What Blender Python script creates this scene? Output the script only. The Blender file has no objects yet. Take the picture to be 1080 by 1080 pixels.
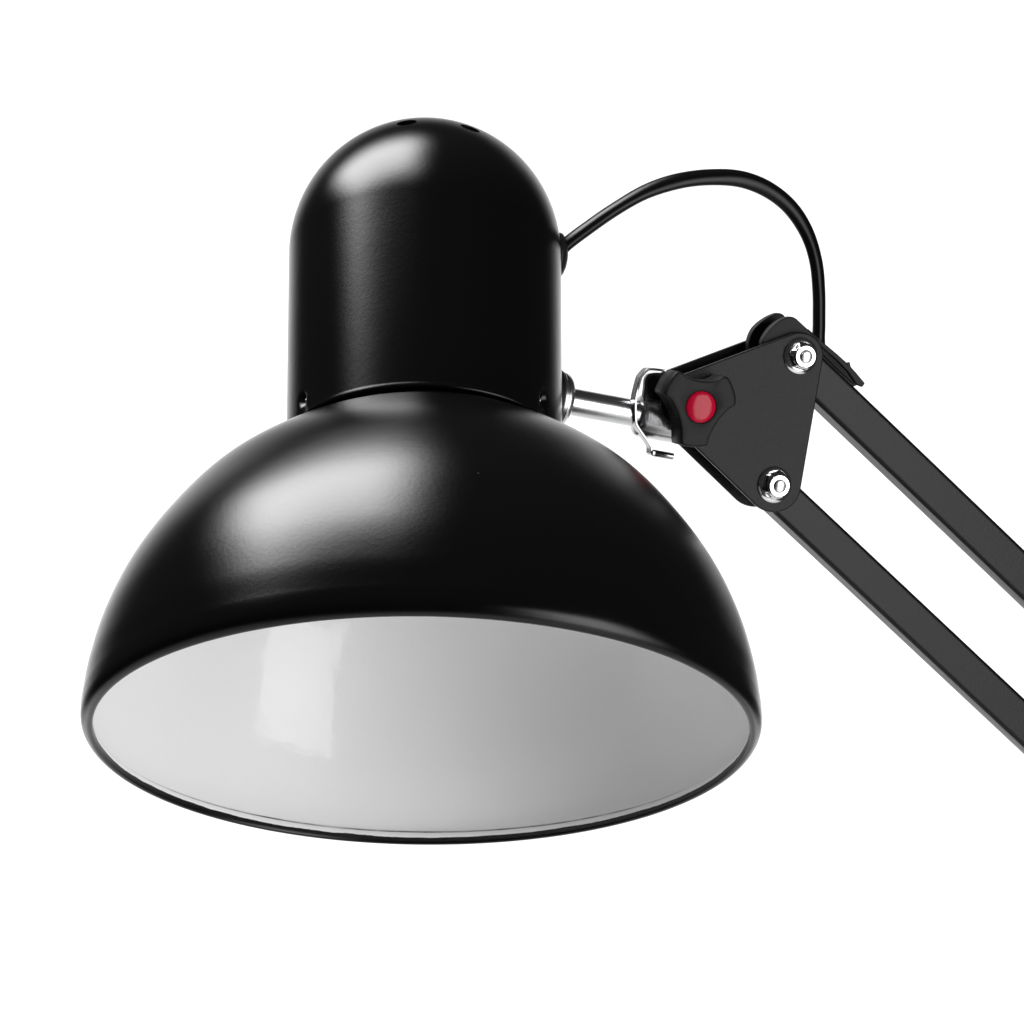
import bpy, bmesh, math
import numpy as np
from mathutils import Vector, Matrix
from math import sin, cos, pi, radians, sqrt

# ------------------------------------------------------------------ units
S = 0.000252            # metres per unit; every length below is in these units
D = 3000.0              # camera distance
SC = bpy.context.scene
COL = SC.collection

# ------------------------------------------------------------------ camera
cam = bpy.data.cameras.new('camera')
co = bpy.data.objects.new('camera', cam)
COL.objects.link(co)
SC.camera = co
co.location = (0, -D * S, 0)
co.rotation_euler = (radians(90), 0, 0)
cam.sensor_width = 36
cam.lens = 36 * D / 1080
cam.clip_start = 0.02
cam.clip_end = 50

# ------------------------------------------------------------------ world, exposure
w = bpy.data.worlds.new('World')
SC.world = w
w.use_nodes = True
w.node_tree.nodes['Background'].inputs[0].default_value = (1, 1, 1, 1)
w.node_tree.nodes['Background'].inputs[1].default_value = 0.03
SC.view_settings.view_transform = 'Standard'
SC.view_settings.look = 'None'
SC.view_settings.exposure = 0
SC.view_settings.gamma = 1
SC.view_settings.use_curve_mapping = False
SC.cycles.max_bounces = 10
SC.cycles.use_denoising = True

# ------------------------------------------------------------------ studio lamps
def softbox(name, loc, target, sx, sy, radiance, spread=180):
    l = bpy.data.lights.new(name, 'AREA')
    l.shape = 'RECTANGLE'
    l.size, l.size_y = sx, sy
    l.energy = radiance * pi * sx * sy
    l.spread = radians(spread)
    o = bpy.data.objects.new(name, l)
    COL.objects.link(o)
    o.location = loc
    v = Vector(target) - Vector(loc)
    o.rotation_euler = v.to_track_quat('-Z', 'Y').to_euler()
    return o

softbox('key_softbox', (-0.325, 0.04, 0.65), (-0.03, 0.0, 0.0), 0.42, 0.54, 20.0)
softbox('fill_softbox', (0.615, -0.505, -0.15), (-0.03, 0.0, -0.09), 0.45, 0.78, 5.3)
# two strips that face straight at the paper, so nothing in front of them catches their light
softbox('backdrop_lamp', (-0.62, 0.45, 0.08), (-0.62, 1.1, 0.08), 0.3, 1.25, 5.2)
softbox('backdrop_lamp', (0.62, 0.45, 0.08), (0.62, 1.1, 0.08), 0.3, 1.25, 5.2)

# ------------------------------------------------------------------ materials
def material(name, base, rough, metal=0.0, spec=0.5, bump=0.0, bscale=900, bump2=0.0, b2scale=60,
             coat=0.0, coat_rough=0.05, rough_var=0.0, mottle=0.0):
    m = bpy.data.materials.new(name)
    m.use_nodes = True
    N, L = m.node_tree.nodes, m.node_tree.links
    b = N['Principled BSDF']
    b.inputs['Base Color'].default_value = (*base, 1)
    b.inputs['Roughness'].default_value = rough
    b.inputs['Metallic'].default_value = metal
    b.inputs['Specular IOR Level'].default_value = spec
    b.inputs['Coat Weight'].default_value = coat
    b.inputs['Coat Roughness'].default_value = coat_rough
    tc = N.new('ShaderNodeTexCoord')
    last = None
    for st, sc, det in ((bump, bscale, 3.0), (bump2, b2scale, 2.0)):
        if st > 0:
            n = N.new('ShaderNodeTexNoise')
            n.inputs['Scale'].default_value = sc
            n.inputs['Detail'].default_value = det
            L.new(tc.outputs['Object'], n.inputs['Vector'])
            bp = N.new('ShaderNodeBump')
            bp.inputs['Strength'].default_value = 1.0
            bp.inputs['Distance'].default_value = st
            L.new(n.outputs['Fac'], bp.inputs['Height'])
            if last is not None:
                L.new(last.outputs['Normal'], bp.inputs['Normal'])
            last = bp
    if last is not None:
        L.new(last.outputs['Normal'], b.inputs['Normal'])
        if coat:
            L.new(last.outputs['Normal'], b.inputs['Coat Normal'])
    if rough_var:
        n = N.new('ShaderNodeTexNoise')
        n.inputs['Scale'].default_value = 220
        n.inputs['Detail'].default_value = 4
        L.new(tc.outputs['Object'], n.inputs['Vector'])
        mr = N.new('ShaderNodeMapRange')
        mr.inputs['To Min'].default_value = max(0, rough - rough_var)
        mr.inputs['To Max'].default_value = rough + rough_var
        L.new(n.outputs['Fac'], mr.inputs['Value'])
        L.new(mr.outputs['Result'], b.inputs['Roughness'])
    if mottle:
        n = N.new('ShaderNodeTexNoise')
        n.inputs['Scale'].default_value = 1600
        n.inputs['Detail'].default_value = 5
        L.new(tc.outputs['Object'], n.inputs['Vector'])
        mr = N.new('ShaderNodeMapRange')
        mr.inputs['From Min'].default_value = 0.3
        mr.inputs['From Max'].default_value = 0.7
        mr.inputs['To Min'].default_value = 1 - mottle
        mr.inputs['To Max'].default_value = 1 + mottle
        L.new(n.outputs['Fac'], mr.inputs['Value'])
        vm = N.new('ShaderNodeVectorMath')
        vm.operation = 'SCALE'
        vm.inputs[0].default_value = base
        L.new(mr.outputs['Result'], vm.inputs['Scale'])
        L.new(vm.outputs['Vector'], b.inputs['Base Color'])
    return m

M_BLACK = material('satin_black_paint', (0.004, 0.004, 0.0042), 0.30, bump=0.000016, bscale=850,
                   bump2=0.00006, b2scale=60, rough_var=0.03)
def beckmann(m, base, rough, ior=1.5, tint=0.75):
    # paint film: dark body under a clear satin skin with a short-tailed highlight
    N, L = m.node_tree.nodes, m.node_tree.links
    b = N['Principled BSDF']
    nrm = b.inputs['Normal'].links[0].from_socket
    d = N.new('ShaderNodeBsdfDiffuse'); d.inputs['Color'].default_value = (*base, 1)
    g = N.new('ShaderNodeBsdfAnisotropic'); g.distribution = 'BECKMANN'
    g.inputs['Roughness'].default_value = rough
    g.inputs['Color'].default_value = (tint, tint, tint, 1)
    f = N.new('ShaderNodeFresnel'); f.inputs['IOR'].default_value = ior
    for q in (d, g, f): L.new(nrm, q.inputs['Normal'])
    mx = N.new('ShaderNodeMixShader')
    L.new(f.outputs['Fac'], mx.inputs[0]); L.new(d.outputs[0], mx.inputs[1]); L.new(g.outputs[0], mx.inputs[2])
    L.new(mx.outputs[0], N['Material Output'].inputs['Surface'])
    N.remove(b)
beckmann(M_BLACK, (0.003, 0.003, 0.0031), 0.31, 1.42)
def dust(m, amount=0.08):
    # a few specks of lint and tiny pits in the paint
    N, L = m.node_tree.nodes, m.node_tree.links
    d = [n for n in N if n.bl_idname == 'ShaderNodeBsdfDiffuse'][0]
    tc = N.new('ShaderNodeTexCoord')
    v = N.new('ShaderNodeTexVoronoi'); v.inputs['Scale'].default_value = 75
    L.new(tc.outputs['Object'], v.inputs['Vector'])
    th = N.new('ShaderNodeMath'); th.operation = 'MULTIPLY'; th.inputs[1].default_value = 0.032
    sep = N.new('ShaderNodeSeparateColor'); L.new(v.outputs['Color'], sep.inputs[0])
    L.new(sep.outputs[0], th.inputs[0])
    lt = N.new('ShaderNodeMath'); lt.operation = 'LESS_THAN'
    L.new(v.outputs['Distance'], lt.inputs[0]); L.new(th.outputs[0], lt.inputs[1])
    mx = N.new('ShaderNodeMix'); mx.data_type = 'RGBA'
    L.new(lt.outputs[0], mx.inputs[0])
    mx.inputs[6].default_value = d.inputs['Color'].default_value[:]
    mx.inputs[7].default_value = (amount, amount, amount, 1)
    L.new(mx.outputs[2], d.inputs['Color'])
dust(M_BLACK, 0.03)
M_PLATE = material('textured_black_paint', (0.010, 0.010, 0.0105), 0.42, spec=0.28, bump=0.00016, bscale=1200, mottle=0.25)
M_ARM = material('semi_matt_black_paint', (0.010, 0.010, 0.0105), 0.40, spec=0.36, bump=0.00008, bscale=1300, mottle=0.15)
beckmann(M_PLATE, (0.0055, 0.0055, 0.0056), 0.46, 1.42, 0.50)
beckmann(M_ARM, (0.0045, 0.0045, 0.0046), 0.42, 1.42, 0.52)
M_PLASTIC = material('black_plastic', (0.010, 0.010, 0.0105), 0.46, spec=0.15, bump=0.00005, bscale=1300, mottle=0.2)
M_CABLE = material('black_cable_pvc', (0.010, 0.010, 0.0105), 0.34, bump=0.00002, bscale=500)
beckmann(M_CABLE, (0.004, 0.004, 0.0042), 0.36, 1.42, 0.55)
M_CHROME = material('chrome_plating', (0.68, 0.68, 0.69), 0.14, metal=1.0)
M_STEEL = material('brushed_bright_steel', (0.62, 0.62, 0.63), 0.27, metal=1.0, bump=0.00002, bscale=900)
M_RED = material('red_translucent_plastic', (0.50, 0.004, 0.030), 0.15, spec=0.20, bump=0.00003, bscale=900)
M_NICKEL = material('nickel_plating', (0.27, 0.27, 0.275), 0.15, metal=1.0, bump=0.00004, bscale=350, rough_var=0.03)
M_BACK = material('white_paper', (0.88, 0.88, 0.88), 0.9, spec=0.2)

# white enamel with the black paint edge showing raggedly along the hem
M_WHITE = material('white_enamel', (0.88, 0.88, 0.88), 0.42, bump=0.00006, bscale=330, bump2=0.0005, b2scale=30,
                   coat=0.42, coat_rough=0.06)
def ragged_edge_seam_shade(m, origin, axis):
    N, L = m.node_tree.nodes, m.node_tree.links
    b = N['Principled BSDF']
    geo = N.new('ShaderNodeNewGeometry')
    sub = N.new('ShaderNodeVectorMath'); sub.operation = 'SUBTRACT'
    sub.inputs[1].default_value = origin
    L.new(geo.outputs['Position'], sub.inputs[0])
    dot = N.new('ShaderNodeVectorMath'); dot.operation = 'DOT_PRODUCT'
    dot.inputs[1].default_value = axis
    L.new(sub.outputs['Vector'], dot.inputs[0])
    n = N.new('ShaderNodeTexNoise')
    n.inputs['Scale'].default_value = 70
    n.inputs['Detail'].default_value = 6
    n.inputs['Roughness'].default_value = 0.65
    L.new(geo.outputs['Position'], n.inputs['Vector'])
    ma = N.new('ShaderNodeMath'); ma.operation = 'MULTIPLY_ADD'
    L.new(n.outputs['Fac'], ma.inputs[0])
    ma.inputs[1].default_value = 0.0012
    ma.inputs[2].default_value = 0.00085
    lt = N.new('ShaderNodeMath'); lt.operation = 'LESS_THAN'
    L.new(dot.outputs['Value'], lt.inputs[0])
    L.new(ma.outputs['Value'], lt.inputs[1])
    # shade of the seam gap above the hem, painted into the colour, broken by noise
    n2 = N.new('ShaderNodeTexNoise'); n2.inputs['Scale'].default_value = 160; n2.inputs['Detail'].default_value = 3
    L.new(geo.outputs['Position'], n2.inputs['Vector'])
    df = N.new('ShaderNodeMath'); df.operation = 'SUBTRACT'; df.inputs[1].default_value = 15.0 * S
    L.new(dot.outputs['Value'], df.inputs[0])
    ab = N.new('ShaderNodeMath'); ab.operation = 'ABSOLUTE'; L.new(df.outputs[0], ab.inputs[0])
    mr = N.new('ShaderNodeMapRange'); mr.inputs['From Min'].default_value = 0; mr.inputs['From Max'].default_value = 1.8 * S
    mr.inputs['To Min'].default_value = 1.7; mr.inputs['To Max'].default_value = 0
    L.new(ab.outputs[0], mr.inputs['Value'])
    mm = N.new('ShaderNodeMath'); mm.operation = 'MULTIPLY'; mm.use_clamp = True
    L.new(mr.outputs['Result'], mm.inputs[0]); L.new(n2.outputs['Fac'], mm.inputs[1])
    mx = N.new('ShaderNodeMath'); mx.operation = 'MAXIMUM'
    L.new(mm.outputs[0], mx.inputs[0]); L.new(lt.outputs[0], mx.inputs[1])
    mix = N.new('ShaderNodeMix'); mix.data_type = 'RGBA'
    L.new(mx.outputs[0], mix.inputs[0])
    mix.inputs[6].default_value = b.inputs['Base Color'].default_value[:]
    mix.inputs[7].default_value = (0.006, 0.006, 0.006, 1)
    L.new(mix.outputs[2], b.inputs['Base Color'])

# ------------------------------------------------------------------ frames of reference
V = lambda *a: np.array(a, float)
TILT = radians(24.6)
AX = V(0, sin(TILT), cos(TILT))                 # axis of the lamp head
FR = V(0, -cos(TILT), sin(TILT))                # towards the viewer, square to the axis
EX = V(1, 0, 0)
HEAD = V(445.2 - 540, 0, 540 - 781.2)           # centre of the mouth of the shade
CAM = V(0, -D, 0)

def pix(p):                                     # point -> photo pixel
    k = D / (D + p[1])
    return 540 + p[0] * k, 540 - p[2] * k
def ray(px, py):
    return V(px - 540, D, 540 - py)
def hp(r, phi, z):                              # head frame: phi from the front, positive to the right
    return HEAD + r * (sin(phi) * EX + cos(phi) * FR) + z * AX

# the short chrome stem leaves the cap backwards-right, square to the axis
TH = radians(22)
DS = cos(TH) * EX - sin(TH) * FR
best = None
for z in np.arange(330, 480, 0.5):
    A = HEAD + z * AX
    for t in np.arange(150, 290, 1.0):
        x, y = pix(A + DS * t)
        if abs(x - 640) < 0.6:
            e = abs(y - 430.5)
            if best is None or e < best[0]:
                best = (e, z)
ZST = best[1]
STEM0 = HEAD + ZST * AX
def stem_at_px(px):
    lo, hi = 100., 500.
    for _ in range(40):
        m = (lo + hi) / 2
        if pix(STEM0 + DS * m)[0] < px: lo = m
        else: hi = m
    return lo
C0 = STEM0 + DS * stem_at_px(705)
NN = V(.33, -.94, -.12); NN /= np.linalg.norm(NN)     # square to the arm plates
UU = np.cross(V(0, 0, 1), NN); UU = UU / np.linalg.norm(UU)
if UU[0] < 0: UU = -UU
VV = np.cross(UU, NN)
if VV[2] < 0: VV = -VV
def jp(px, py, k):                              # where a sight line meets the plate plane at height k
    r = ray(px, py)
    t = ((C0 + NN * k - CAM) @ NN) / (r @ NN)
    return CAM + r * t

# ------------------------------------------------------------------ object helpers
def tag(o, label=None, cat=None, group=None, kind=None):
    if label: o['label'] = label
    if cat: o['category'] = cat
    if group: o['group'] = group
    if kind: o['kind'] = kind
    return o

root = bpy.data.objects.new('desk_lamp', None)
COL.objects.link(root)
root.empty_display_size = 0.05
ROOTLOC = C0
root.location = Vector(ROOTLOC * S)
tag(root, 'black swing arm desk lamp with dome shade, white enamel lining and red clamp knob', 'desk lamp')

def mesh_obj(name, verts, faces, mat, parent=root, smooth=True, bevel=0, bseg=3, angle=40, label=None):
    me = bpy.data.meshes.new(name)
    vs = [tuple((np.asarray(v) - ROOTLOC) * S) for v in verts]
    me.from_pydata(vs, [], faces)
    bm = bmesh.new(); bm.from_mesh(me)
    bmesh.ops.remove_doubles(bm, verts=bm.verts, dist=1e-7)
    bmesh.ops.recalc_face_normals(bm, faces=bm.faces)
    bm.to_mesh(me); bm.free()
    me.materials.append(mat)
    for p in me.polygons: p.use_smooth = smooth
    if smooth:
        me.set_sharp_from_angle(angle=radians(angle))
    o = bpy.data.objects.new(name, me)
    COL.objects.link(o)
    o.parent = parent
    if bevel:
        b = o.modifiers.new('bevel', 'BEVEL')
        b.width = bevel * S; b.segments = bseg; b.limit_method = 'ANGLE'; b.angle_limit = radians(35)
        b.harden_normals = False
        me.set_sharp_from_angle(angle=radians(89))
    if label: o['label'] = label
    return o

def smooth_curve(pts, n=12, closed=False):
    pts = [np.asarray(p, float) for p in pts]
    out = []
    m = len(pts)
    rng = range(m) if closed else range(m - 1)
    for i in rng:
        if closed:
            p0, p1, p2, p3 = pts[i - 1], pts[i], pts[(i + 1) % m], pts[(i + 2) % m]
        else:
            p0 = pts[i - 1] if i > 0 else 2 * pts[0] - pts[1]
            p1, p2 = pts[i], pts[i + 1]
            p3 = pts[i + 2] if i + 2 < m else 2 * pts[-1] - pts[-2]
        # centripetal Catmull-Rom
        t0 = 0; t1 = t0 + max(np.linalg.norm(p1 - p0), 1e-6) ** .5
        t2 = t1 + max(np.linalg.norm(p2 - p1), 1e-6) ** .5
        t3 = t2 + max(np.linalg.norm(p3 - p2), 1e-6) ** .5
        for j in range(n):
            t = t1 + (t2 - t1) * j / n
            a1 = (t1 - t) / (t1 - t0) * p0 + (t - t0) / (t1 - t0) * p1
            a2 = (t2 - t) / (t2 - t1) * p1 + (t - t1) / (t2 - t1) * p2
            a3 = (t3 - t) / (t3 - t2) * p2 + (t - t2) / (t3 - t2) * p3
            b1 = (t2 - t) / (t2 - t0) * a1 + (t - t0) / (t2 - t0) * a2
            b2 = (t3 - t) / (t3 - t1) * a2 + (t - t1) / (t3 - t1) * a3
            out.append((t2 - t) / (t2 - t1) * b1 + (t - t1) / (t2 - t1) * b2)
    if not closed: out.append(pts[-1])
    return out

def frame_of(d):
    d = d / np.linalg.norm(d)
    a = V(0, 0, 1) if abs(d[2]) < .9 else V(1, 0, 0)
    u = np.cross(a, d); u /= np.linalg.norm(u)
    v = np.cross(d, u)
    return u, v, d

def lathe(name, origin, axis, profile, mat, parent=root, seg=96, **kw):
    """profile: list of (radius, height along axis); closed at zero radii"""
    u, v, d = frame_of(axis)
    vs, fs = [], []
    rings = []
    for r, h in profile:
        if r < 1e-6:
            rings.append([len(vs)] * seg); vs.append(origin + d * h)
        else:
            st = len(vs)
            for i in range(seg):
                a = 2 * pi * i / seg
                vs.append(origin + d * h + r * (cos(a) * u + sin(a) * v))
            rings.append(list(range(st, st + seg)))
    for a, b in zip(rings, rings[1:]):
        for i in range(seg):
            j = (i + 1) % seg
            f = [a[i], a[j], b[j], b[i]]
            g = []
            for q in f:
                if q not in g: g.append(q)
            if len(g) > 2: fs.append(g)
    return mesh_obj(name, vs, fs, mat, parent, **kw)

def prism(name, outline, vec, mat, parent=root, holes=None, **kw):
    """outline: list of 3-D points in one plane; vec: extrusion"""
    n = len(outline)
    vs = list(outline) + [p + vec for p in outline]
    fs = [list(range(n))[::-1], list(range(n, 2 * n))]
    for i in range(n):
        j = (i + 1) % n
        fs.append([i, j, n + j, n + i])
    return mesh_obj(name, vs, fs, mat, parent, **kw)

def sweep(name, path, mat, ra, rb=None, twist=None, seg=24, parent=root, up=None, **kw):
    """tube with an oval section; ra / rb half widths, twist angle per point"""
    rb = ra if rb is None else rb
    P = [np.asarray(p, float) for p in path]
    m = len(P)
    T = [(P[min(i + 1, m - 1)] - P[max(i - 1, 0)]) for i in range(m)]
    T = [t / np.linalg.norm(t) for t in T]
    u = up if up is not None else NN
    u = u - (u @ T[0]) * T[0]; u /= np.linalg.norm(u)
    vs, fs = [], []
    for i in range(m):
        u = u - (u @ T[i]) * T[i]; u /= np.linalg.norm(u)
        v = np.cross(T[i], u)
        tw = twist[i] if twist is not None else 0
        for j in range(seg):
            a = 2 * pi * j / seg
            x, y = ra * cos(a), rb * sin(a)
            vs.append(P[i] + (x * cos(tw) - y * sin(tw)) * u + (x * sin(tw) + y * cos(tw)) * v)
    for i in range(m - 1):
        for j in range(seg):
            k = (j + 1) % seg
            fs.append([i * seg + j, i * seg + k, (i + 1) * seg + k, (i + 1) * seg + j])
    fs.append(list(range(seg))[::-1]); fs.append(list(range((m - 1) * seg, m * seg)))
    return mesh_obj(name, vs, fs, mat, parent, **kw)

# ------------------------------------------------------------------ backdrop (white paper sweep)
def backdrop():
    prof = []
    for y in np.linspace(-0.55, 0.55, 7): prof.append((y, -0.62))
    for a in np.linspace(0, pi / 2, 14)[1:]:
        prof.append((0.55 + 0.55 * sin(a), -0.62 + 0.55 * (1 - cos(a))))
    for z in np.linspace(-0.07, 0.9, 8)[1:]: prof.append((1.10, z))
    xs = np.linspace(-0.85, 0.65, 12)
    vs = [(x, y, z) for (y, z) in prof for x in xs]
    n = len(xs)
    fs = [(i * n + j, i * n + j + 1, (i + 1) * n + j + 1, (i + 1) * n + j) for i in range(len(prof) - 1) for j in range(n - 1)]
    me = bpy.data.meshes.new('backdrop')
    me.from_pydata(vs, [], fs)
    me.materials.append(M_BACK)
    for p in me.polygons: p.use_smooth = True
    o = bpy.data.objects.new('backdrop', me)
    COL.objects.link(o)
    o['kind'] = 'structure'
    tag(o, 'seamless white paper backdrop behind the lamp', 'backdrop')
backdrop()

# ------------------------------------------------------------------ shade
def head_lathe(name, profile, mat, parent, seg=360, **kw):
    vs, fs = [], []
    m = len(profile)
    for r, z in profile:
        for i in range(seg):
            vs.append(hp(r, 2 * pi * i / seg, z))
    for i in range(m - 1):
        for j in range(seg):
            k = (j + 1) % seg
            fs.append([i * seg + j, i * seg + k, (i + 1) * seg + k, (i + 1) * seg + j])
    return mesh_obj(name, vs, fs, mat, parent, **kw)

nodes = [(358.0, 24), (353.9, 60), (342.5, 110), (320.8, 165), (287.3, 220), (246.3, 270), (196.0, 310), (146.0, 340)]
wall = smooth_curve([V(*p) for p in nodes], 10)
lip = [V(344.5, 5.2), V(344.6, 1.0), V(345.4, -1.2), V(347.4, -2.0), V(350.6, -1.2), V(354.2, 1.8), V(356.6, 5.4), V(357.7, 9.5), V(358.1, 15.5)]
outer = smooth_curve(lip, 5)[:-1] + wall
outer += [V(141, 342), V(138, 348), V(138, 372)]
shade = head_lathe('shade', outer, M_BLACK, root, angle=70)
shade['label'] = 'satin black dome shade'
# white lining: hem, dark crease behind it, then the wall
inn = [V(344.5, 5.0), V(344.8, 8.0), V(345.4, 11.2), V(346.6, 12.2), V(349.2, 12.0), V(351.6, 12.6), V(353.2, 16)]
for p, q in zip(wall[4:], wall[5:]):
    t = (q - p) / np.linalg.norm(q - p)
    inn.append(p + 3.2 * V(-t[1], t[0]) * (1 if t[0] < 0 or True else 1))
inn = [p if i < 7 else p for i, p in enumerate(inn)]
inn += [V(138, 334), V(136, 346)]
# keep the lining inside the wall
chk = []
for i, p in enumerate(inn):
    if i >= 7 and i < len(inn) - 2:
        base = wall[4 + i - 7]
        t = wall[5 + i - 7] - base; t = t / np.linalg.norm(t)
        nrm = V(t[1], -t[0])
        if nrm[0] < 0: nrm = -nrm
        p = base - 3.2 * nrm
    chk.append(p)
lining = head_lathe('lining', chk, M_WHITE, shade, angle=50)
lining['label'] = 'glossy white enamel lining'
ragged_edge_seam_shade(M_WHITE, tuple(HEAD * S), tuple(AX))

# ------------------------------------------------------------------ cap
RC0, RC1, ZC0, ZC1, HC = 151.9, 155.0, 320, 586, 157.9
def DXZ(z): return (-2.0 - 2.2 * min(1, max(0, (z - 341) / 245))) * EX
def cap_r(z):
    if z < ZC1: return RC0 + (RC1 - RC0) * (z - ZC0) / (ZC1 - ZC0)
    return RC1 * sqrt(max(0, 1 - ((z - ZC1) / HC) ** 2))
def cap_hit(px, py):                            # (phi, z) where a sight line meets the cap
    r = ray(px, py); r = r / np.linalg.norm(r)
    for t in np.arange(D - 200, D + 600, 0.5):
        p = CAM + r * t - HEAD
        z = p @ AX
        p = p - DXZ(z)
        if z < 335 or z > ZC1 + HC: continue
        rr = p - z * AX
        if np.linalg.norm(rr) <= cap_r(z):
            return math.atan2(rr @ EX, rr @ FR), z
    return None
dim = [cap_hit(318.5, 421), cap_hit(574, 420.5)]
ZB = 341.5
prof = [(147.5, ZB + 4), (149, ZB + 1.2), (151.0, ZB), (152.4, ZB + 0.8), (153.0, ZB + 2.5)]
z = ZB + 5
while z < 392:
    prof.append((cap_r(z), z)); z += 2.0
while z < ZC1:
    prof.append((cap_r(z), z)); z += 10
for a in np.linspace(0, radians(88.8), 50):
    prof.append((RC1 * cos(a), ZC1 + HC * sin(a)))
SEG = 360
vs, fs = [], []
for r, z in prof:
    for i in range(SEG):
        ph = 2 * pi * i / SEG
        if ph > pi: ph -= 2 * pi
        rr = r
        if ZB - 1 < z < 400:
            for d in dim:
                dd = sqrt((r * (ph - d[0])) ** 2 + (z - d[1]) ** 2)
                rr -= 6.5 * math.exp(-(dd / 6.5) ** 3) if dd < 25 else 0
                zz = z - d[1]
                if zz < 0 and zz > -25:        # the press mark widens down to the edge
                    q = abs(r * (ph - d[0])) / (5.5 - zz * 0.25)
                    rr -= 2.2 * math.exp(-q ** 4) * min(1, -zz / 6)
        vs.append(hp(rr, ph, z) + DXZ(z))
m = len(prof)
for i in range(m - 1):
    for j in range(SEG):
        k = (j + 1) % SEG
        fs.append([i * SEG + j, i * SEG + k, (i + 1) * SEG + k, (i + 1) * SEG + j])
vs.append(HEAD + DXZ(600) + (ZC1 + HC) * AX)
for j in range(SEG):
    fs.append([(m - 1) * SEG + j, (m - 1) * SEG + (j + 1) % SEG, len(vs) - 1])
cap = mesh_obj('cap', vs, fs, M_BLACK, root, angle=80)
cap['label'] = 'satin black domed cap over the lamp socket'
so = cap.modifiers.new('sheet', 'SOLIDIFY'); so.thickness = 3.5 * S; so.offset = -1
# vent holes round the top
cut_v, cut_f = [], []
def cap_dir(phi, alpha):
    rad = RC1 * sin(alpha); zz = ZC1 + HC * cos(alpha)
    p = hp(rad, phi, zz) + DXZ(zz)
    n = V(sin(alpha) / RC1, cos(alpha) / HC); n /= np.linalg.norm(n)
    nn = n[0] * (sin(phi) * EX + cos(phi) * FR) + n[1] * AX
    return p, nn
h1, h2 = cap_hit(429, 129.0), cap_hit(496, 135.0)
for i in range(8):
    h = h1 if i == 0 else h2 if i == 1 else (h1[0] + 2 * pi / 8 * i, h1[1])
    phi = h[0]
    p, nn = cap_dir(phi, math.acos((h[1] - ZC1) / HC))
    u, v, d = frame_of(nn)
    st = len(cut_v)
    for h in (-14, 14):
        for j in range(40):
            a = 2 * pi * j / 40
            cut_v.append(p + d * h + 11.5 * (cos(a) * u + sin(a) * v))
    cut_f.append([st + j for j in range(40)][::-1]); cut_f.append([st + 40 + j for j in range(40)])
    for j in range(40):
        k = (j + 1) % 40
        cut_f.append([st + j, st + k, st + 40 + k, st + 40 + j])
cutter = mesh_obj('vent_cutter', cut_v, cut_f, M_BLACK, root, smooth=False)
bo = cap.modifiers.new('vents', 'BOOLEAN'); bo.operation = 'DIFFERENCE'; bo.solver = 'EXACT'; bo.object = cutter
bpy.context.view_layer.update()
dg = bpy.context.evaluated_depsgraph_get()
nm = bpy.data.meshes.new_from_object(cap.evaluated_get(dg))
cap.modifiers.clear()
cap.data = nm
nm.name = 'cap'
nm.set_sharp_from_angle(angle=radians(45))
bpy.data.objects.remove(cutter)
# rivets in the two press marks
for d in dim:
    rad = sin(d[0]) * EX + cos(d[0]) * FR
    o = hp(cap_r(d[1]) - 7.5, d[0], d[1]) + DXZ(d[1])
    lathe('rivet', o, rad, [(0, 3.6), (1.6, 3.3), (2.7, 2.2), (3.1, 0.5), (3.1, -3)], M_STEEL, cap, seg=24)

# ------------------------------------------------------------------ cable grommet
PG = radians(90 + 7)
hit = cap_hit(584, 268)
zg = hit[1] + 6 if hit else 560
best = None
for z in np.arange(480, 640, 1.0):
    x, y = pix(hp(153, PG, z))
    if best is None or abs(y - 269) < best[0]: best = (abs(y - 269), z)
zg = best[1]
g0 = hp(cap_r(zg) - 2, PG, zg) + DXZ(zg)
gd = sin(PG) * EX + cos(PG) * FR
grom = lathe('grommet', g0, gd, [(26, -4), (26, 2.0), (25, 4.2), (21, 7.2), (15, 9.6), (8, 11), (0, 11.4)], M_PLASTIC, root, seg=64)
# little locking nub on its rim
nub0 = g0 + AX * 25 + gd * 2
lathe('locking_nub', nub0, gd, [(4.5, -4), (4.5, 1.5), (3.2, 3.8), (0, 4.8)], M_PLASTIC, grom, seg=20)

# ------------------------------------------------------------------ chrome stem
t_end = stem_at_px(708)
stem = lathe('stem', STEM0, DS, [(0, 150), (15.6, 150), (15.6, t_end), (0, t_end)], M_STEEL, root, seg=64, angle=40)
bracket = lathe('mounting_plate', STEM0, DS, [(0, 145), (34.5, 145), (34.8, 146), (34.8, 153.2), (34, 154.0), (0, 154.0)], M_PLASTIC, root, seg=64)
cup = lathe('chrome_cup', STEM0, DS, [(0, 154), (32.5, 154.0), (33, 155), (33, 157), (32.3, 157.8), (30.6, 158.2), (30.6, 160.2), (31.2, 161), (31.0, 163.5), (29.8, 166.0), (27.5, 168.2), (23, 170), (17, 171), (15, 171.2)], M_STEEL, bracket, seg=64, angle=30)
# hex nut and screw head on the cup, above the stem
u_, v_, _ = frame_of(DS)
upd = AX - (AX @ DS) * DS; upd /= np.linalg.norm(upd)
for off, rr, hh in ((23.0, 7.0, 9.0),):
    o = STEM0 + DS * 160 + upd * 18 + NN * 12
    lathe('screw_head', o, DS + NN * .35, [(0, 0), (rr, 0), (rr, hh * .6), (rr * .75, hh * .9), (rr * .4, hh), (rr * .35, hh * .8), (0, hh * .8)], M_CHROME, bracket, seg=32, angle=30)

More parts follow.
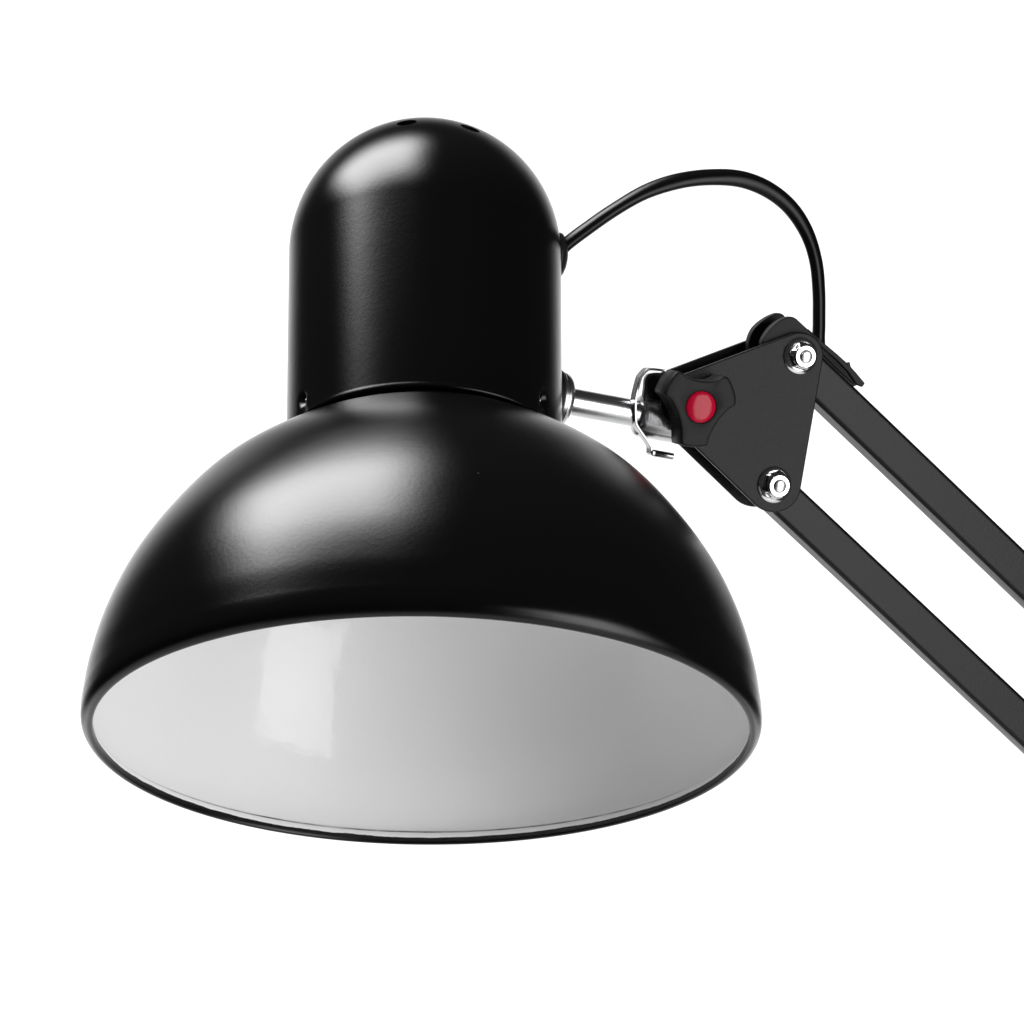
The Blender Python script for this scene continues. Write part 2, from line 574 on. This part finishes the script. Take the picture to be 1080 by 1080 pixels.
# ------------------------------------------------------------------ joint plates
def plate_outline(k, grow=0.0):
    cs = [((844.0, 375.0), 24.5), ((816.5, 512.0), 28.5), ((728, 424.5), 30)]
    # convex hull of three discs, in pixels
    pts = []
    for (c, r) in cs:
        for i in range(72):
            a = 2 * pi * i / 72
            pts.append((c[0] + (r + grow) * cos(a), c[1] + (r + grow) * sin(a)))
    pts = sorted(set(pts))
    def cr(o, a, b): return (a[0] - o[0]) * (b[1] - o[1]) - (a[1] - o[1]) * (b[0] - o[0])
    lo = []
    for p in pts:
        while len(lo) >= 2 and cr(lo[-2], lo[-1], p) <= 0: lo.pop()
        lo.append(p)
    up = []
    for p in reversed(pts):
        while len(up) >= 2 and cr(up[-2], up[-1], p) <= 0: up.pop()
        up.append(p)
    h = lo[:-1] + up[:-1]
    return [jp(x, y, k) for x, y in h]
FRONT = 30.0
TK = 6.0
OUT = plate_outline(FRONT)
front_plate = prism('joint_plate', [p - NN * TK for p in OUT], NN * TK, M_PLATE, root, bevel=1.6, label='front triangular joint plate')
GAP = 60.0
back_plate = prism('joint_plate', [p - NN * (GAP) for p in OUT], NN * TK, M_PLATE, root, bevel=1.6, label='rear triangular joint plate')

# bolts: washer, lock nut, threaded end
B_UP = jp(844.1, 375.2, FRONT)
B_LO = jp(816.6, 511.2, FRONT)
def bolt(c, rot):
    b = lathe('bolt', c, NN, [(0, -GAP - 2), (7.2, -GAP - 2), (7.2, 17.0), (6.9, 17.8), (6.3, 18.2), (0, 18.2)], M_STEEL, root, seg=40, angle=35)
    lathe('washer', c, NN, [(8, 0.15), (20.6, 0.15), (21.4, 0.9), (21.1, 1.7), (20.3, 2.2), (17.0, 4.0), (8, 4.1)], M_CHROME, b, seg=72, angle=30)
    # hexagonal nut with a rounded collar
    u, v, d = frame_of(NN)
    vs, fs = [], []
    seg = 72
    levels = [(17.6, 1, 2.6), (18.0, 1, 3.6), (18.0, 1, 8.8), (14.8, .0, 11.6), (13.6, .0, 12.4), (13.2, 0, 14.2), (12.2, 0, 15.4), (8.2, 0, 15.5), (7.8, 0, 14.9), (7.2, 0, 13.6)]
    for r, hx, h in levels:
        for j in range(seg):
            a = 2 * pi * j / seg
            q = (a + rot) % (pi / 3) - pi / 6
            rh = r * cos(pi / 6) / cos(q)
            R = rh if hx else r
            if h == 8.8: R = min(rh, 16.9)
            vs.append(c + d * h + R * (cos(a) * u + sin(a) * v))
    for i in range(len(levels) - 1):
        for j in range(seg):
            k = (j + 1) % seg
            fs.append([i * seg + j, i * seg + k, (i + 1) * seg + k, (i + 1) * seg + j])
    mesh_obj('lock_nut', vs, fs, M_CHROME, b, angle=25)
bolt(B_UP, 0.25)
bolt(B_LO, 0.75)

# ------------------------------------------------------------------ arms (square tubes)
KF = 20.0
def arm(top, low, kdepth, name='arm', label=None):
    """top / low: pixel pairs on the front face's upper and lower edges"""
    a0, a1 = jp(*top[0], KF), jp(*top[1], KF)
    b0, b1 = jp(*low[0], KF), jp(*low[1], KF)
    return prism(name, [a0, a1, b1, b0], -NN * kdepth, M_ARM, root, bevel=5.5, bseg=6, label=label)
def ln(p, q, x): return p[1] + (q[1] - p[1]) * (x - p[0]) / (q[0] - p[0])
UT = ((900.7, 406.6), (1080, 578.6)); UL = ((860, 423.0), (1080, 633.0))
LT = ((845, 514.6), (1080, 735.6)); LL = ((820.8, 545.0), (1080, 788.0))
def ends(e, x0, x1): return [(x0, ln(*e, x0)), (x1, ln(*e, x1))]
XE = 1260
arm([(838, ln(*UT, 838)), (XE, ln(*UT, XE))], [(806, ln(*UL, 806)), (XE - 30, ln(*UL, XE - 30))], 38, label='upper parallel arm')
arm([(812, ln(*LT, 812)), (XE, ln(*LT, XE))], [(786, ln(*LL, 786)), (XE - 30, ln(*LL, XE - 30))], 38, label='lower parallel arm')

# pivot discs at the top of the upper arm
fo = smooth_curve([(806, 372), (803.8, 361), (808, 352), (815, 343.5), (823, 337.5), (830.5, 334.6), (836, 334.2), (840.5, 336.4)], 6)
head_out = [jp(x, y, 22) for x, y in [tuple(p) for p in fo] + [(861, 355.5), (864, 359), (857, 376), (845, 392)]]
prism('arm_end_cap', [p - NN * 10 for p in head_out], NN * 10, M_PLASTIC, root, bevel=1.5, label='end cap of the upper arm')
ob = smooth_curve([(790, 372), (789.5, 361), (794, 348.5), (800, 341.5), (807, 336.2), (815, 332.0), (821.5, 330.2), (826, 331.6), (830, 336)], 6)
back_out = [jp(x, y, -12) for x, y in [tuple(p) for p in ob] + [(850, 358), (856, 380), (830, 396), (800, 392)]]
prism('pivot_disc', [p - NN * 10 for p in back_out], NN * 10, M_PLASTIC, root, bevel=1.5)

# flat cable guide lying on the upper arm, with a small nub
gp = [(850, 346.5), (868.8, 363.2), (880, 372.6), (891.8, 383.2), (900, 392), (909.8, 403.8), (907.0, 408.0), (901, 405), (892, 392), (880, 379.5), (866, 367.5), (848, 352)]
guide = prism('cable_guide', [jp(x, y, 8) for x, y in gp], NN * 7, M_PLASTIC, root, bevel=1.2)
prism('guide_nub', [jp(x, y, 10) for x, y in [(889.5, 384.5), (894.3, 381.4), (896.0, 388)]], NN * 5, M_PLASTIC, guide, bevel=0.6)
# the upper flange line beside it
prism('guide_web', [jp(x, y, -16) for x, y in [(856, 356), (880, 377), (893, 389), (905, 405), (897, 408), (880, 394), (856, 372)]], NN * 4, M_PLASTIC, guide)
fl = [(862, 366.8), (900.5, 404.2), (899.6, 405.6), (861, 368.4)]
prism('arm_flange', [jp(x, y, 14) for x, y in fl], NN * 4, M_ARM, guide, bevel=0.8)

# ------------------------------------------------------------------ clamp bracket
# bent chrome strip wrapped round the end of the stem, square to the plates
strip_px = [(720, 396), (704, 391.5), (692, 389.8), (685.5, 389.6), (683.5, 390.2), (677.5, 396.5), (676.3, 398.6), (671.6, 417), (671.0, 421), (670.6, 434), (671.4, 446.5), (672.6, 449.5), (687.0, 471), (687.6, 473.5), (687.6, 476.5)]
K0, K1 = 7, 21
path = smooth_curve([V(*p) for p in strip_px], 6)
vs, fs = [], []
n = len(path)
for i, p in enumerate(path):
    t = path[min(i + 1, n - 1)] - path[max(i - 1, 0)]
    t /= np.linalg.norm(t)
    nr = V(-t[1], t[0])
    th = 1.25
    for kk, sg in ((K0, 1), (K0, -1), (K1, -1), (K1, 1)):
        q = p + nr * th * sg
        vs.append(jp(q[0], q[1], K1) + NN * (kk - K1))
for i in range(n - 1):
    for j in range(4):
        k = (j + 1) % 4
        fs.append([i * 4 + j, i * 4 + k, (i + 1) * 4 + k, (i + 1) * 4 + j])
fs += [[3, 2, 1, 0], [4 * n - 4, 4 * n - 3, 4 * n - 2, 4 * n - 1]]
strip = mesh_obj('clamp_strip', vs, fs, M_NICKEL, root, bevel=0.9, bseg=3)
r0, r1 = jp(688.5, 477.6, 16), jp(709.8, 481.4, 16)
lathe('rolled_tab', r0, r1 - r0, [(0, 0), (3.4, 0), (3.9, .6)] + [(3.9, float(np.linalg.norm(r1 - r0)) - .6), (3.3, float(np.linalg.norm(r1 - r0))), (0, float(np.linalg.norm(r1 - r0)))], M_NICKEL, strip, seg=32)
r2 = jp(689.5, 477.6, 21)
lathe('rolled_end', r2 - NN * 14, NN, [(0, 0), (3.6, 0), (3.6, 14), (2.6, 14.6), (0, 14.6)], M_NICKEL, strip, seg=32)
tb = stem_at_px(672)
te = stem_at_px(742)
lathe('clamp_barrel', STEM0 - upd * 1.5, DS, [(14, tb), (20.5, tb), (23.5, tb + 2.0), (24.6, tb + 5), (24.6, te), (14, te)], M_STEEL, strip, seg=72, angle=35)
# crumpled inner saddle
sad = smooth_curve([V(*p) for p in [(679, 397), (683, 393.5), (699, 394), (702, 402), (699, 410), (701, 420), (697, 431), (684, 430), (676.5, 424), (677, 410)]], 4, closed=True)
prism('saddle', [jp(p[0], p[1], 4) for p in sad], NN * 9, M_NICKEL, strip, bevel=2.0, label='inner saddle of the clamp')

# ------------------------------------------------------------------ knob
Z = lambda x, y: (655 + x * .1296, 370 + y * .1296)
kn = [(470, 168), (540, 206), (610, 234), (690, 246), (770, 240), (848, 207), (880, 222), (912, 280), (934, 345), (941, 400), (934, 440),
      (872, 486), (805, 560), (755, 640), (722, 715), (703, 772), (680, 784), (620, 788), (550, 782), (500, 768), (492, 745), (490, 670), (478, 575), (445, 480), (404, 402), (358, 350), (364, 312), (392, 254), (430, 200)]
KT = 66.0
ko = smooth_curve([V(*Z(*p)) for p in kn], 5, closed=True)
face = [jp(p[0], p[1], KT) for p in ko]
cen = jp(739.5, 429.3, KT)
knob = None
vs, fs = [], []
n = len(face)
layers = [(-31.5, 0.97), (-30.0, 1.0), (-2.6, 1.0), (-1.2, .985), (-.35, .955), (0, .915)]
for dz, sc in layers:
    for p in face:
        vs.append(cen + (p - cen) * sc * 1.0 + NN * dz)
for i in range(len(layers) - 1):
    for j in range(n):
        k = (j + 1) % n
        fs.append([i * n + j, i * n + k, (i + 1) * n + k, (i + 1) * n + j])
# front face slopes a little to a ring round the button
RB = 18.2
u, v, d = NN, NN, NN
u = UU; v = VV
ring = []
for p in face:
    q = p - cen; q = q - (q @ NN) * NN; q /= np.linalg.norm(q)
    ring.append(q)
L = len(layers)
for rr, dz in ((RB + 1.6, .1), (RB + .4, -.5), (RB + .2, -3.5)):
    for q in ring: vs.append(cen + q * rr + NN * dz)
for i in range(L - 1, L + 2):
    for j in range(n):
        k = (j + 1) % n
        fs.append([i * n + j, i * n + k, (i + 1) * n + k, (i + 1) * n + j])
fs.append([(L + 2) * n + j for j in range(n)])
fs.append([j for j in range(n)][::-1])
knob = mesh_obj('clamp_knob', vs, fs, M_PLASTIC, root, angle=50, label='three lobed black clamp knob')
lathe('button', cen, NN, [(RB - .2, -3.0), (RB - .2, -.6), (RB - 1.0, .2), (RB - 3, .9), (12, 1.7), (6, 2.1), (0, 2.2)], M_RED, knob, seg=72, angle=40, label='red round button cap')
# hub between knob and clamp
lathe('knob_hub', cen - NN * 31, NN, [(0, -44), (25, -44), (26.5, -42), (26.5, -3), (24, 0), (0, 0)], M_PLASTIC, knob, seg=64)

# ------------------------------------------------------------------ cable
cpx = [(592, 262.5, 0), (599, 256.2, 0), (620, 240.5, .02), (645.6, 222.7, .05), (680.8, 202.4, .14), (716, 190.9, .25), (751, 186.9, .4), (782.9, 189.3, .55),
       (811, 200.6, .68), (834, 219.4, .8), (851.3, 246.4, .9), (860.5, 276, .95), (863.6, 307.8, 1.0), (863.8, 340, 1.0), (864.0, 366, 1.0), (872, 392, 1.0), (905, 428, 1), (960, 482, 1), (1080, 597, 1), (1240, 749, 1)]
pg = g0[1]
pj = (C0 - NN * 26)[1] + 60
pts = []
for i, (x, y, f) in enumerate(cpx):
    if i >= 12:
        q = jp(x, y, -26 if i < 15 else -30)
        pts.append(q)
    else:
        ya = g0[1]; yb = jp(863.6, 307.8, -26)[1]
        yy = ya + (yb - ya) * f
        r = ray(x, y)
        pts.append(CAM + r * ((yy + D) / D))
path = smooth_curve(pts, 10)
m = len(path)
tw = []
for i in range(m):
    x, y = pix(path[i])
    tw.append(0)
# oval flex turns a quarter along its run
wid = {0: 0.0}
import bisect
keys = [(0, 0.15), (3, 0.1), (5, .8), (7.5, 1.4), (9, 1.2), (11, .6), (13, .35), (20, .2)]
for i in range(m):
    s = i / 10
    for (a, fa), (b, fb) in zip(keys, keys[1:]):
        if a <= s <= b:
            tt = (s - a) / (b - a); tt = tt * tt * (3 - 2 * tt)
            tw[i] = fa + (fb - fa) * tt
            break
sweep('cable', path, M_CABLE, 10.0, 7.7, twist=tw, seg=28, label='black flex looping from the cap to the arm')
